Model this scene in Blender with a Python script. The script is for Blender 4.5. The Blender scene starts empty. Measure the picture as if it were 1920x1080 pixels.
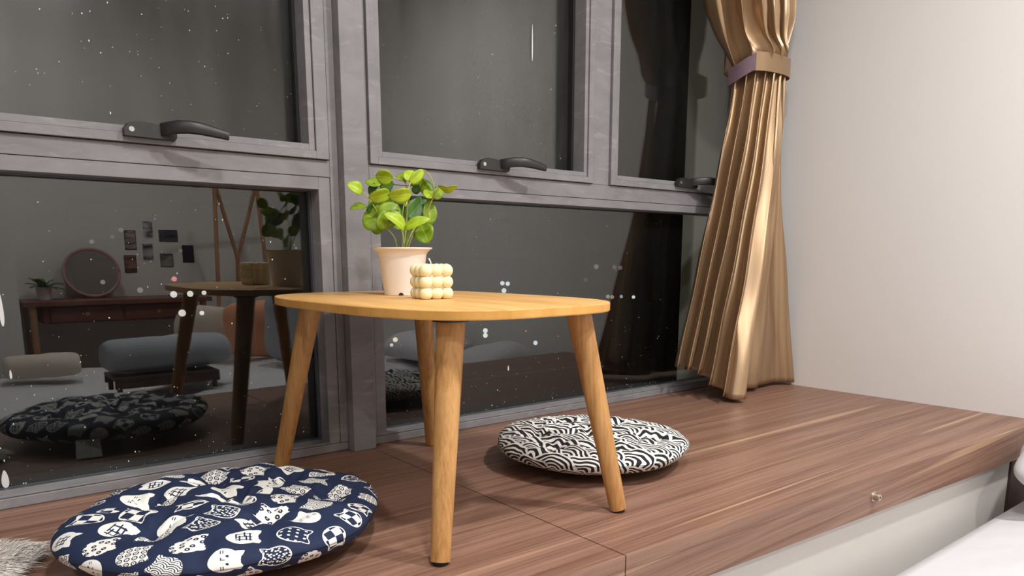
import bpy, bmesh, math, random
import numpy as np
from mathutils import Vector, Matrix

random.seed(7)
rng = np.random.default_rng(11)
scene = bpy.context.scene
col = scene.collection

# ------------------------------------------------------------------ camera
H = 0.47                      # eye height above the window seat (z = 0 is its top)
F_PX, P_X, P_Y = 1362.0, 960.0, 720.0
PITCH, YAW = math.radians(9.80), math.radians(38.52)
cam_d = bpy.data.cameras.new('camera')
cam = bpy.data.objects.new('camera', cam_d)
col.objects.link(cam)
cam.location = (0, 0, H)
cam.rotation_euler = (math.pi / 2 - PITCH, 0, -YAW)
cam_d.sensor_width = 36
cam_d.lens = 36 * F_PX / 1920
cam_d.shift_y = (P_Y - 540) / 1920
cam_d.clip_start = 0.02
cam_d.clip_end = 400
scene.camera = cam

# ------------------------------------------------------------------ world, exposure
world = bpy.data.worlds.new('night_sky')
scene.world = world
world.use_nodes = True
bg = world.node_tree.nodes['Background']
bg.inputs[0].default_value = (0.35, 0.38, 0.5, 1)
bg.inputs[1].default_value = 0.0006
vs = scene.view_settings
vs.view_transform = 'Standard'
vs.look = 'None'
vs.gamma = 1
vs.use_curve_mapping = False
vs.exposure = 0.38

LAMPS = [((0.42, 0.22), 17.5), ((1.62, -0.10), 30.0), ((-1.1, -0.3), 13.0), ((0.6, -1.25), 20.0)]  # last lamp is added, unseen, to brighten the mirrored back wall
LAMP_COLOR = (1.0, 1.0, 0.985)

# ------------------------------------------------------------------ measuring helpers (photo pixel -> point of the place)
FW = np.array([math.sin(YAW) * math.cos(PITCH), math.cos(YAW) * math.cos(PITCH), -math.sin(PITCH)])
RT = np.array([math.cos(YAW), -math.sin(YAW), 0.0])
UP = np.cross(RT, FW)
CP = np.array([0, 0, H])

def ray(x, y):
    return FW * F_PX + RT * (x - P_X) - UP * (y - P_Y)

def at_y(x, y, Y):
    d = ray(x, y)
    return CP + d * (Y / d[1])

def at_x(x, y, X):
    d = ray(x, y)
    return CP + d * (X / d[0])

def at_z(x, y, z):
    d = ray(x, y)
    return CP + d * ((z - H) / d[2])

def at_depth(x, y, dep):
    d = ray(x, y)
    return CP + d * (dep / F_PX)

# ------------------------------------------------------------------ mesh helpers
ORG = {}

def tag(o, label=None, cat=None, group=None, kind=None):
    if label: o['label'] = label
    if cat: o['category'] = cat
    if group: o['group'] = group
    if kind: o['kind'] = kind
    return o

def empty(name, loc, label=None, cat=None, group=None, kind=None):
    o = bpy.data.objects.new(name, None)
    o.empty_display_size = 0.05
    o.location = loc
    col.objects.link(o)
    ORG[o] = Vector(loc)
    return tag(o, label, cat, group, kind)

def mk(name, verts, faces, mat, parent=None, smooth=False, uv=None, origin=None, kind=None):
    """One mesh object from world-space vertices."""
    org = ORG[parent] if parent is not None else Vector(origin if origin is not None else (0, 0, 0))
    V = np.asarray(verts, dtype=float).reshape(-1, 3) - np.array(org)
    me = bpy.data.meshes.new(name)
    me.from_pydata(V.tolist(), [], [tuple(int(i) for i in f) for f in faces])
    if uv is not None:
        lay = me.uv_layers.new(name='UVMap')
        idx = np.empty(len(me.loops), dtype=np.int32)
        me.loops.foreach_get('vertex_index', idx)
        lay.data.foreach_set('uv', np.asarray(uv, dtype=float)[idx].ravel())
    if smooth:
        me.polygons.foreach_set('use_smooth', [True] * len(me.polygons))
    me.materials.append(mat)
    me.update()
    o = bpy.data.objects.new(name, me)
    col.objects.link(o)
    if parent is not None:
        o.parent = parent
    else:
        o.location = org
    ORG[o] = org
    if kind: o['kind'] = kind
    return o

class MB:
    """Collects shapes (world space) that become ONE mesh."""
    def __init__(s): s.v = []; s.f = []
    def add(s, V, Fc):
        n = len(s.v)
        s.v += [tuple(p) for p in V]
        s.f += [tuple(i + n for i in f) for f in Fc]
        return s
    def box(s, x0, x1, y0, y1, z0, z1, bev=0.0):
        bm = bmesh.new()
        bmesh.ops.create_cube(bm, size=1)
        for v in bm.verts:
            v.co = (x0 + (v.co.x + .5) * (x1 - x0), y0 + (v.co.y + .5) * (y1 - y0), z0 + (v.co.z + .5) * (z1 - z0))
        if bev:
            bmesh.ops.bevel(bm, geom=bm.edges[:], offset=bev, segments=2, affect='EDGES', profile=.5)
        bm.verts.index_update()
        s.add([v.co[:] for v in bm.verts], [[v.index for v in f.verts] for f in bm.faces])
        bm.free()
        return s
    def tube(s, pts, rad, seg=10, cap=True):
        pts = [Vector(p) for p in pts]
        n = len(pts)
        rads = rad if isinstance(rad, (list, tuple)) else [rad] * n
        V = []
        ref = None
        for i, p in enumerate(pts):
            t = (pts[min(i + 1, n - 1)] - pts[max(i - 1, 0)]).normalized()
            if ref is None:
                ref = Vector((0, 0, 1)) if abs(t.z) < .9 else Vector((1, 0, 0))
            a = t.cross(ref).normalized()
            b = a.cross(t).normalized()
            ref = b
            for k in range(seg):
                an = 2 * math.pi * k / seg
                V.append(p + (a * math.cos(an) + b * math.sin(an)) * rads[i])
        Fc = []
        for i in range(n - 1):
            for k in range(seg):
                k2 = (k + 1) % seg
                Fc.append((i * seg + k, i * seg + k2, (i + 1) * seg + k2, (i + 1) * seg + k))
        if cap:
            Fc.append(tuple(range(seg))[::-1])
            Fc.append(tuple((n - 1) * seg + k for k in range(seg)))
        return s.add(V, Fc)
    def lathe(s, c, prof, seg=40):
        V = []; Fc = []
        for r, z in prof:
            for k in range(seg):
                a = 2 * math.pi * k / seg
                V.append((c[0] + r * math.cos(a), c[1] + r * math.sin(a), c[2] + z))
        for i in range(len(prof) - 1):
            for k in range(seg):
                k2 = (k + 1) % seg
                Fc.append((i * seg + k, i * seg + k2, (i + 1) * seg + k2, (i + 1) * seg + k))
        return s.add(V, Fc)
    def prism(s, poly, z0, z1, bev=0.0, seg=2):
        """Extruded plan outline with rounded top and bottom edges."""
        P = np.array(poly); n = len(P)
        c = P.mean(0)
        rings = [(0, z0 + bev)] if bev else [(0, z0)]
        rings = []
        if bev:
            for k in range(seg + 1):
                a = math.pi / 2 * k / seg
                rings.append((bev * (1 - math.sin(a)), z0 + bev * (1 - math.cos(a))))
            for k in range(seg + 1):
                a = math.pi / 2 * k / seg
                rings.append((bev * (1 - math.cos(a)), z1 - bev * (1 - math.sin(a))))
        else:
            rings = [(0, z0), (0, z1)]
        d = np.linalg.norm(P - c, axis=1)
        V = []
        for off, z in rings:
            Q = c + (P - c) * (1 - off / d)[:, None]
            V += [(q[0], q[1], z) for q in Q]
        Fc = []
        for i in range(len(rings) - 1):
            for k in range(n):
                k2 = (k + 1) % n
                Fc.append((i * n + k, i * n + k2, (i + 1) * n + k2, (i + 1) * n + k))
        Fc.append(tuple(range(n))[::-1])
        Fc.append(tuple((len(rings) - 1) * n + k for k in range(n)))
        return s.add(V, Fc)
    def build(s, name, mat, parent=None, smooth=False, origin=None, kind=None):
        return mk(name, s.v, s.f, mat, parent, smooth, origin=origin, kind=kind)

def grid_faces(nu, nv, wrap=False):
    Fc = []
    for j in range(nv - 1):
        for i in range(nu if wrap else nu - 1):
            i2 = (i + 1) % nu
            Fc.append((j * nu + i, j * nu + i2, (j + 1) * nu + i2, (j + 1) * nu + i))
    return Fc

def shade_auto(o, ang=40):
    me = o.data
    me.polygons.foreach_set('use_smooth', [True] * len(me.polygons))
    try:
        me.set_sharp_from_angle(angle=math.radians(ang))
    except Exception:
        pass
    return o

# ------------------------------------------------------------------ material helpers
def lin(r, g, b):
    f = lambda c: (c / 255 / 12.92) if c / 255 <= .04045 else ((c / 255 + .055) / 1.055) ** 2.4
    return (f(r), f(g), f(b), 1)

class NT:
    """Small expression builder over shader nodes."""
    def __init__(s, name):
        s.mat = bpy.data.materials.new(name)
        s.mat.use_nodes = True
        s.t = s.mat.node_tree
        s.n = s.t.nodes
        s.bsdf = s.n['Principled BSDF']
        s.out = s.n['Material Output']
    def link(s, a, b): s.t.links.new(a, b)
    def node(s, typ, **kw):
        nd = s.n.new(typ)
        for k, v in kw.items(): setattr(nd, k, v)
        return nd
    def setin(s, sock, v):
        if isinstance(v, X): v = v.s
        if hasattr(v, 'is_output') or isinstance(v, bpy.types.NodeSocket): s.link(v, sock)
        else: sock.default_value = v
    def coord(s, kind='Object'):
        return s.node('ShaderNodeTexCoord').outputs[kind]
    def mapping(s, v, scale=(1, 1, 1), loc=(0, 0, 0), rot=(0, 0, 0)):
        m = s.node('ShaderNodeMapping')
        s.link(v, m.inputs[0])
        m.inputs['Scale'].default_value = scale
        m.inputs['Location'].default_value = loc
        m.inputs['Rotation'].default_value = rot
        return m.outputs[0]
    def noise(s, v, scale=5, detail=4, rough=.5, dist=0.0):
        nd = s.node('ShaderNodeTexNoise')
        s.link(v, nd.inputs['Vector'])
        nd.inputs['Scale'].default_value = scale
        nd.inputs['Detail'].default_value = detail
        nd.inputs['Roughness'].default_value = rough
        nd.inputs['Distortion'].default_value = dist
        return X(s, nd.outputs[0])
    def ramp(s, f, stops):
        nd = s.node('ShaderNodeValToRGB')
        s.setin(nd.inputs[0], f)
        e = nd.color_ramp.elements
        while len(e) < len(stops): e.new(.5)
        for k, (p, c) in enumerate(stops):
            e[k].position = p
            e[k].color = c
        return nd.outputs[0]
    def mixc(s, f, a, b, mode='MIX'):
        nd = s.node('ShaderNodeMix', data_type='RGBA', blend_type=mode)
        s.setin(nd.inputs[0], f)
        s.setin(nd.inputs[6], a)
        s.setin(nd.inputs[7], b)
        return nd.outputs[2]
    def bump(s, h, strength=.3, dist=.002):
        nd = s.node('ShaderNodeBump')
        nd.inputs['Strength'].default_value = strength
        nd.inputs['Distance'].default_value = dist
        s.setin(nd.inputs['Height'], h)
        s.link(nd.outputs[0], s.bsdf.inputs['Normal'])
    def set(s, **kw):
        for k, v in kw.items():
            s.setin(s.bsdf.inputs[k.replace('_', ' ')], v)
        return s
    def xy(s, v):
        nd = s.node('ShaderNodeSeparateXYZ')
        s.link(v, nd.inputs[0])
        return X(s, nd.outputs[0]), X(s, nd.outputs[1]), X(s, nd.outputs[2])
    def vec(s, x, y, z=0.0):
        nd = s.node('ShaderNodeCombineXYZ')
        for i, c in enumerate((x, y, z)): s.setin(nd.inputs[i], c)
        return nd.outputs[0]

class X:
    def __init__(s, t, sock): s.t = t; s.s = sock
    def op(s, o, b=None, c=None, rev=False):
        nd = s.t.node('ShaderNodeMath', operation=o)
        ins = [s] + ([b] if b is not None else []) + ([c] if c is not None else [])
        if rev: ins = ins[::-1]
        for i, v in enumerate(ins): s.t.setin(nd.inputs[i], v)
        return X(s.t, nd.outputs[0])
    def __add__(s, b): return s.op('ADD', b)
    __radd__ = __add__
    def __sub__(s, b): return s.op('SUBTRACT', b)
    def __rsub__(s, b): return s.op('SUBTRACT', b, rev=True)
    def __mul__(s, b): return s.op('MULTIPLY', b)
    __rmul__ = __mul__
    def __truediv__(s, b): return s.op('DIVIDE', b)
    def __gt__(s, b): return s.op('GREATER_THAN', b)
    def __lt__(s, b): return s.op('LESS_THAN', b)
    def floor(s): return s.op('FLOOR')
    def frac(s): return s.op('FRACT')
    def abs(s): return s.op('ABSOLUTE')
    def sin(s): return s.op('SINE')
    def cos(s): return s.op('COSINE')
    def sqrt(s): return s.op('SQRT')
    def pow(s, b): return s.op('POWER', b)
    def max(s, b): return s.op('MAXIMUM', b)
    def min(s, b): return s.op('MINIMUM', b)
    def mod(s, b): return s.op('FLOORED_MODULO', b)
    def atan2(s, b): return s.op('ARCTAN2', b)
    def clamp(s):
        r = s.op('ADD', 0.0)
        r.s.node.use_clamp = True
        return r
    def inv(s): return 1.0 - s

def simple(name, c, rough=.5, metal=0.0, spec=.5, noise=None, bump=None, **kw):
    t = NT(name)
    base = c
    if noise:
        sc, amt = noise
        f = t.noise(t.coord(), sc, 4)
        dark = tuple(v * (1 - amt) for v in c[:3]) + (1,)
        light = tuple(min(1, v * (1 + amt)) for v in c[:3]) + (1,)
        base = t.ramp(f, [(.3, dark), (.7, light)])
    t.set(Base_Color=base, Roughness=rough, Metallic=metal, **{'Specular_IOR_Level': spec}, **kw)
    if bump:
        t.bump(t.noise(t.coord(), bump[0], 5), bump[1], bump[2])
    return t.mat

def emission(name, c, strength):
    t = NT(name)
    e = t.node('ShaderNodeEmission')
    e.inputs[0].default_value = c
    e.inputs[1].default_value = strength
    t.link(e.outputs[0], t.out.inputs[0])
    return t.mat

M = {}
# painted plaster
def plaster(name, c):
    t = NT(name)
    co = t.coord()
    f = t.noise(co, 1.3, 3)
    d = tuple(v * .955 for v in c[:3]) + (1,)
    t.set(Base_Color=t.ramp(f, [(.3, d), (.7, c)]), Roughness=.75)
    t.bump(t.noise(co, 40, 3), .02, .002)
    return t.mat
M['wall'] = plaster('wall_paint', lin(226, 221, 217))
M['ceiling'] = plaster('ceiling_paint', lin(216, 214, 212))
M['panel_white'] = plaster('panel_paint', lin(226, 221, 214))
M['concrete'] = plaster('exterior_render', lin(240, 234, 220))
M['floor'] = simple('floor_laminate', lin(120, 92, 72), .45, noise=(6, .25))
M['ext_ground'] = simple('night_ground', lin(20, 20, 20), .9)

# walnut laminate, grain along X
def walnut(name):
    t = NT(name)
    co = t.coord()
    x, y, z = t.xy(co)
    yy = y + z                                    # wraps over the front edge
    warp = t.noise(t.vec(x * 1.1, yy * 5.0, 0.0), 1.0, 3) * 0.05
    g1 = t.noise(t.vec(x * 0.55, (yy + warp) * 26.0, 3.0), 1.0, 3, .55)
    g2 = t.noise(t.vec(x * 2.4, (yy + warp * .6) * 140.0, 7.0), 1.0, 4, .6)
    g3 = t.noise(t.vec(x * 0.5, (yy + warp * .15) * 30.0, 17.0), 1.0, 2, .4)
    pore = t.noise(t.vec(x * 9.0, yy * 420.0, 1.0), 1.0, 2)
    f = (g1 * .48 + g2 * .52)
    c = t.ramp(f, [(.30, lin(96, 66, 53)), (.43, lin(124, 90, 74)), (.54, lin(144, 109, 91)), (.70, lin(166, 130, 110))])
    streak = ((g3 - .66) * 24.0).clamp() * .6
    c = t.mixc(streak, c, lin(200, 164, 132))
    c = t.mixc(((pore - .58) * 5).clamp() * .4, c, lin(84, 56, 45))
    t.set(Base_Color=c, Roughness=.42, Specular_IOR_Level=.4)
    t.bump(g2 + pore, .08, .0008)
    return t.mat
M['walnut'] = walnut('walnut_laminate')
M['walnut_dark'] = simple('dark_wood', lin(70, 46, 36), .5, noise=(8, .25))
M['desk_wood'] = simple('desk_wood', lin(120, 70, 58), .45, noise=(8, .25))
M['pine'] = simple('pine_wood', lin(176, 128, 92), .5, noise=(9, .2))

# oak: axis = direction of the grain
def oak(name, axis, c0, c1, c2, fine=1.0):
    t = NT(name)
    co = t.coord()
    sc = {'z': (1, 1, .07), 'y': (1, .07, 1), 'x': (.07, 1, 1)}[axis]
    v = t.mapping(co, sc)
    g = t.noise(v, 55 * fine, 4, .6, .6)
    g2 = t.noise(v, 260 * fine, 3, .6)
    c = t.ramp(g * .6 + g2 * .4, [(.32, c0), (.5, c1), (.68, c2)])
    t.set(Base_Color=c, Roughness=.45, Specular_IOR_Level=.4)
    t.bump(g2, .12, .0006)
    return t.mat
M['oak_leg'] = oak('oak_leg', 'z', lin(154, 107, 58), lin(188, 138, 82), lin(206, 160, 102))
M['oak_top'] = oak('oak_top', 'y', lin(196, 142, 76), lin(222, 170, 102), lin(234, 188, 122), .55)
M['oak_edge'] = oak('oak_edge', 'z', lin(196, 142, 66), lin(214, 158, 80), lin(224, 172, 96), .2)
M['black_plastic'] = simple('black_plastic', lin(40, 38, 38), .42, noise=(60, .15))
M['rubber'] = simple('black_rubber', lin(20, 20, 21), .7)
M['screw'] = simple('steel', lin(190, 188, 184), .3, metal=.9)
M['brass'] = simple('nickel', lin(200, 190, 170), .28, metal=.9)

# powder-coated aluminium, chalky smears
def alu(name):
    t = NT(name)
    co = t.coord()
    f = t.noise(t.mapping(co, (3, 3, 5)), 2.2, 5, .6, .8)
    s = t.noise(t.mapping(co, (6, 6, 22)), 1.6, 6, .65, 1.2)
    c = t.ramp(f, [(.3, lin(122, 120, 122)), (.7, lin(140, 137, 139))])
    c = t.mixc(((s - .56) * 5).clamp() * .45, c, lin(178, 174, 174))
    t.set(Base_Color=c, Roughness=.55, Metallic=0.0, Specular_IOR_Level=.3)
    return t.mat
M['alu'] = alu('grey_aluminium')
M['alu_dark'] = simple('inner_profile', lin(82, 82, 90), .4, metal=.3)

# window glass: sees the night through it and mirrors the lit room
def glass(name, base, graze, haze, rough=.0):
    t = NT(name)
    lw = t.node('ShaderNodeLayerWeight')
    lw.inputs[0].default_value = .5
    fac = X(t, lw.outputs['Facing'])
    fr = (fac.pow(5.0) * graze + base).clamp()
    tr = t.node('ShaderNodeBsdfTransparent')
    tr.inputs[0].default_value = (.86, .89, .87, 1)
    gl = t.node('ShaderNodeBsdfGlossy')
    gl.inputs[0].default_value = (1, 1, 1, 1)
    gl.inputs['Roughness'].default_value = rough
    m = t.node('ShaderNodeMixShader')
    t.setin(m.inputs[0], fr)
    t.link(tr.outputs[0], m.inputs[1])
    t.link(gl.outputs[0], m.inputs[2])
    sh = m.outputs[0]
    if haze:
        co = t.coord()
        n = t.noise(t.mapping(co, (14, 1, 1.6)), 1.0, 6, .65, .4)
        n2 = t.noise(co, 2.2, 3)
        k = ((n * .6 + n2 * .4 - .32) * 2.0).clamp() * haze
        df = t.node('ShaderNodeBsdfDiffuse')
        df.inputs[0].default_value = (.62, .6, .57, 1)
        m2 = t.node('ShaderNodeMixShader')
        t.setin(m2.inputs[0], k)
        t.link(sh, m2.inputs[1])
        t.link(df.outputs[0], m2.inputs[2])
        sh = m2.outputs[0]
    t.link(sh, t.out.inputs[0])
    return t.mat
M['glass_low'] = glass('clear_glass', .062, .75, .010)
M['glass_up'] = glass('dusty_glass', .055, .22, .055, .12)
M['glass_right'] = glass('dusty_glass_right', .062, .75, .02, .0)
M['spot'] = simple('dried_spot', lin(215, 215, 215), .6)

# satin curtain
def satin(name):
    t = NT(name)
    co = t.coord('UV')
    f = t.noise(t.mapping(co, (60, 2, 1)), 1.0, 4, .6)
    c = t.ramp(f, [(.3, lin(150, 122, 92)), (.7, lin(184, 154, 120))])
    t.set(Base_Color=c, Roughness=.33, Metallic=.6, Specular_IOR_Level=.6)
    t.bump(t.noise(t.mapping(co, (220, 4, 1)), 1.0, 3), .05, .0006)
    return t.mat
M['satin'] = satin('bronze_satin')
M['velcro'] = simple('mauve_strap', lin(104, 82, 92), .7, noise=(120, .12))
M['pot'] = simple('pot_plastic', lin(250, 242, 234), .4)
M['pot_dark'] = simple('pot_inside', lin(40, 34, 30), .8)
M['soil'] = simple('moss_filler', lin(96, 92, 48), .9, noise=(90, .4))
M['wax'] = simple('cream_wax', lin(254, 234, 192), .45, Subsurface_Weight=.5, Subsurface_Radius=(.012, .007, .004), Subsurface_Scale=1.0)
M['wick'] = simple('cotton_wick', lin(220, 222, 228), .8)
M['stem'] = simple('plant_stem', lin(170, 178, 84), .5, noise=(40, .15))

def leafmat(name, c0, c1):
    t = NT(name)
    u, v, _ = t.xy(t.coord('UV'))          # u along the leaf 0..1, v across -1..1
    f = t.noise(t.coord(), 60, 3)
    c = t.ramp(f, [(.3, c0), (.7, c1)])
    side = (v.abs() * 1.0 - u * 2.4) * 6.0
    vein = (side.frac() - .5).abs() < .07
    mid = v.abs() < .05
    c = t.mixc((vein * .25 + mid * .5).clamp(), c, tuple(min(1, k * 1.6 + .03) for k in c1[:3]) + (1,))
    t.set(Base_Color=c, Roughness=.42, Specular_IOR_Level=.45, Subsurface_Weight=.12, Subsurface_Radius=(.004, .006, .002))
    return t.mat
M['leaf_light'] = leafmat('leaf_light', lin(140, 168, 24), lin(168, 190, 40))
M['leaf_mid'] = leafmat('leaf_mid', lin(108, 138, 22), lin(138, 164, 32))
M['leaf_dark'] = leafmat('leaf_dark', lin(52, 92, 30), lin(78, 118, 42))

M['fabric_white'] = simple('white_cotton', lin(212, 210, 213), .85, bump=(18, .25, .01))
M['fabric_grey'] = simple('grey_blanket', lin(168, 172, 178), .9, bump=(25, .4, .01))
M['fabric_cream'] = simple('cream_blanket', lin(220, 205, 190), .9, bump=(25, .4, .01))
M['fabric_peach'] = simple('peach_cotton', lin(232, 160, 120), .85, bump=(20, .2, .01))
M['tag'] = simple('white_label', lin(230, 228, 222), .7)
M['fur'] = simple('grey_white_fur', lin(222, 214, 206), .8, noise=(30, .25))
M['mirror'] = simple('mirror_glass', lin(230, 225, 222), .03, metal=1.0)
M['photo_paper'] = None

# wave-scale print (black and white)
def wave_print(name):
    t = NT(name)
    u, v, _ = t.xy(t.coord('UV'))
    cu = t.coord('UV')
    wu = t.noise(t.mapping(cu, (11, 11, 1)), 1.0, 2)
    wv = t.noise(t.mapping(cu, (11, 11, 1), (5.2, 3.1, 0)), 1.0, 2)
    u = u + (wu - .5) * .06
    v = v + (wv - .5) * .06
    ca, sa = math.cos(.5), math.sin(.5)
    x = u * ca - v * sa
    y = u * sa + v * ca
    R = 0.064
    S = R * .5
    x = x / R
    y = y / R
    s = S / R
    j0 = ((y - 1.0) / s).floor() + 1.0
    col_ = None
    done = None
    for k in range(4):
        j = j0 + float(k)
        dy = y - j * s
        off = j.mod(2.0)
        dx = ((x + off) / 2.0).frac() * 2.0 - 1.0
        d = (dx * dx + dy * dy).sqrt()
        inside = d < 1.0
        ring = ((d * 5.0 + .02).frac()) > .54
        if done is None:
            col_ = inside * ring
            done = inside
        else:
            col_ = col_ + (1.0 - done) * inside * ring
            done = done.max(inside)
    c = t.mixc(col_, lin(22, 21, 24), lin(238, 235, 230))
    t.set(Base_Color=c, Roughness=.85)
    t.bump(t.noise(t.mapping(cu, (900, 900, 1)), 1.0, 2), .1, .0006)
    return t.mat
M['wave'] = wave_print('black_white_wave_cotton')

# navy cotton with rows of cat-head motifs
def cat_print(name):
    t = NT(name)
    cu = t.coord('UV')
    u, v, _ = t.xy(cu)
    ca, sa = math.cos(.55), math.sin(.55)
    CW, CH = .066, .056
    x0 = (u * ca - v * sa) / CW + 20.0
    y0 = (u * sa + v * ca) / CH + 20.0
    row = x0.floor()
    y0 = y0 + (row.mod(2.0)) * .5
    cx = x0.floor()
    cy = y0.floor()
    wn = t.node('ShaderNodeTexWhiteNoise', noise_dimensions='2D')
    t.link(t.vec(cx, cy), wn.inputs['Vector'])
    sep = t.node('ShaderNodeSeparateColor')
    t.link(wn.outputs['Color'], sep.inputs[0])
    h1, h2, h3 = (X(t, sep.outputs[i]) for i in range(3))
    px = (x0.frac() - .5) * CW + (h2 - .5) * .010
    py = (y0.frac() - .5) * CH + (h3 - .5) * .008
    flip = (h3 > .5) * 2.0 - 1.0
    ang = (h2 - .5) * .9
    c_, s_ = ang.cos(), ang.sin()
    qx = (px * c_ - py * s_) * flip
    qy = (px * s_ + py * c_)
    R = .0235
    qx = qx / R
    qy = qy / (R * .9)
    r = (qx * qx + qy * qy).sqrt()
    th = qy.atan2(qx)
    e1 = (1.0 - ((th - .62).abs() / .34)).max(0.0)
    e2 = (1.0 - ((th + .62).abs() / .34)).max(0.0)
    flat = (1.0 - th.abs() / .5).max(0.0) * -.10
    Rb = 1.0 + (e1 + e2) * .38 + flat
    inside = r < Rb
    rim = inside * (r > (Rb - .1))
    # fills
    ck = (((qx * 1.45 + 9.0).floor() + (qy * 1.45 + 9.0).floor()).mod(2.0))
    gx = (qx * 2.1 + 9.0).frac() - .5
    gy = (qy * 2.1 + 9.25).frac() - .5
    gr = (gx * gx + gy * gy).sqrt()
    dots = gr < .2
    rings = 1.0 - (gr < .40) * (gr > .24) - (gr < .09)
    sx = (qx * 1.3 + 9.0).frac() - .5
    sy = (qy * 1.6 + 9.0).frac()
    waves = ((((sx * sx + sy * sy).sqrt()) * 4.0).frac()) > .4
    vo = t.node('ShaderNodeTexVoronoi', voronoi_dimensions='2D')
    t.link(t.vec(qx, qy), vo.inputs['Vector'])
    vo.inputs['Scale'].default_value = 1.9
    vd = X(t, vo.outputs['Distance'])
    pet = 1.0 - (vd < .30) + (vd < .10)
    vo2 = t.node('ShaderNodeTexVoronoi', voronoi_dimensions='2D')
    t.link(t.vec(qx, qy), vo2.inputs['Vector'])
    vo2.inputs['Scale'].default_value = 4.2
    spots = X(t, vo2.outputs['Distance']) < .30
    def dot(ax, ay, rr):
        a = qx - ax
        b = qy - ay
        return (a * a + b * b).sqrt() < rr
    def bar(ax, ay, wx, wy):
        return ((qx - ax).abs() < wx) * ((qy - ay).abs() < wy)
    face = 1.0 - (dot(.12, .32, .1) + dot(.12, -.32, .1) + bar(-.14, 0.0, .12, .035) + bar(-.25, .08, .035, .12)
                  + bar(-.12, .66, .03, .14) + bar(-.26, .66, .03, .14) + bar(-.12, -.66, .03, .14) + bar(-.26, -.66, .03, .14)).clamp()
    glyph = 1.0 - (bar(.05, .32, .5, .05) + bar(.05, -.12, .5, .05) + bar(.05, -.5, .5, .05) + bar(.42, -.1, .05, .5)
                   + bar(.1, .2, .05, .35) + bar(-.2, -.3, .05, .35) + bar(-.4, .1, .05, .42) + bar(.2, -.3, .05, .3)).clamp()
    fills = [face, (ck + rim).clamp(), (dots + rim).clamp(), pet.clamp(), rings, waves, (spots + rim).clamp(), glyph]
    n = len(fills)
    tot = None
    for k, fl in enumerate(fills):
        sel = (h1 > (k / n)) * (h1 < ((k + 1) / n))
        tot = sel * fl if tot is None else tot + sel * fl
    ink = tot * inside
    c = t.mixc(ink, lin(17, 33, 66), lin(236, 233, 226))
    t.set(Base_Color=c, Roughness=.8)
    t.bump(t.noise(t.mapping(cu, (900, 900, 1)), 1.0, 2), .1, .0006)
    return t.mat
M['cats'] = cat_print('navy_cat_cotton')

# ================================================================== SETTING
XW, XL = 2.517, -3.2          # right and left walls
YB = -2.2                     # wall behind the camera
YG = 1.69                     # glass plane
ZF, ZC = -0.50, 2.15          # floor, ceiling

def struct(name, mb, mat, **kw):
    o = mb.build(name, mat, **kw)
    o['kind'] = 'structure'
    return o
struct('floor', MB().box(XL - .1, XW + .1, YB - .1, 1.78, ZF - .1, ZF), M['floor'])
struct('ceiling', MB().box(XL - .1, XW + .1, YB - .1, 1.78, ZC, ZC + .1), M['ceiling'])
struct('wall_right', MB().box(XW, XW + .12, YB, 1.72, ZF, ZC), M['wall'])
struct('wall_left', MB().box(XL - .12, XL, YB, 1.72, ZF, ZC), M['wall'])
struct('wall_back', MB().box(XL - .12, XW + .12, YB - .12, YB, ZF, ZC), M['wall'])
struct('wall_front', MB().box(XL - .12, -1.0, 1.66, 1.78, ZF, ZC).box(-1.0, XW + .12, 1.66, 1.78, 1.82, ZC)
       .box(-1.0, XW + .12, 1.66, 1.78, ZF, -.03), M['wall'])
# corner of a boxed-in shaft that shows at the far left of the mirrored room
struct('wall_return', MB().box(XL, .40, YB, -1.72, ZF, ZC), M['wall'])
# outside: the building's own end fin beyond the last pane
struct('wall_exterior', MB().box(XW, XW + .2, 1.78, 2.005, ZF - .6, ZC + .5), M['concrete'])

# ---------------------------------------------------------------- window seat
def fy(x): return .749 - .0541 * (x - .826)         # its front edge
seat = empty('window_seat', (.8, 1.2, ZF), 'built-in walnut window seat with white base panel and a bolt in its front edge', 'window seat')
def slab(x0, x1, z0, z1, y1, inset=0.0):
    return [(x0, fy(x0) + inset, z0), (x1, fy(x1) + inset, z0), (x1, y1, z0), (x0, y1, z0),
            (x0, fy(x0) + inset, z1), (x1, fy(x1) + inset, z1), (x1, y1, z1), (x0, y1, z1)]
BOXF = [(3, 2, 1, 0), (4, 5, 6, 7), (0, 1, 5, 4), (1, 2, 6, 5), (2, 3, 7, 6), (3, 0, 4, 7)]
def bev_mesh(name, V, Fc, mat, parent, bev=.0008):
    bm = bmesh.new()
    vs_ = [bm.verts.new(p) for p in V]
    for f in Fc: bm.faces.new([vs_[i] for i in f])
    bmesh.ops.bevel(bm, geom=bm.edges[:], offset=bev, segments=2, affect='EDGES', profile=.5)
    bm.verts.index_update()
    o = mk(name, [v.co[:] for v in bm.verts], [[v.index for v in f.verts] for f in bm.faces], mat, parent)
    bm.free()
    return o
SEAM = .830
for x0, x1 in ((XL, SEAM - .0012), (SEAM + .0012, XW)):
    bev_mesh('top_panel', slab(x0, x1, -.025, 0, 1.645), BOXF, M['walnut'], seat)
for x0, x1 in ((XL, SEAM - .0012), (SEAM + .0012, 2.345), (2.3465, XW)):
    V = slab(x0, x1, -.090, -.0251, 0)
    for i, xx in ((2, x1), (3, x0), (6, x1), (7, x0)):
        V[i] = (xx, fy(xx) + .02, V[i][2])
    bev_mesh('fascia_board', V, BOXF, M['walnut'], seat)
V = slab(XL, 2.372, ZF, -.0905, 0, .022)
for i, xx in ((2, 2.372), (3, XL), (6, 2.372), (7, XL)):
    V[i] = (xx, fy(xx) + .04, V[i][2])
bev_mesh('base_panel', V, BOXF, M['panel_white'], seat)
V = slab(2.374, XW, ZF, -.0905, 0, .016)
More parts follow.
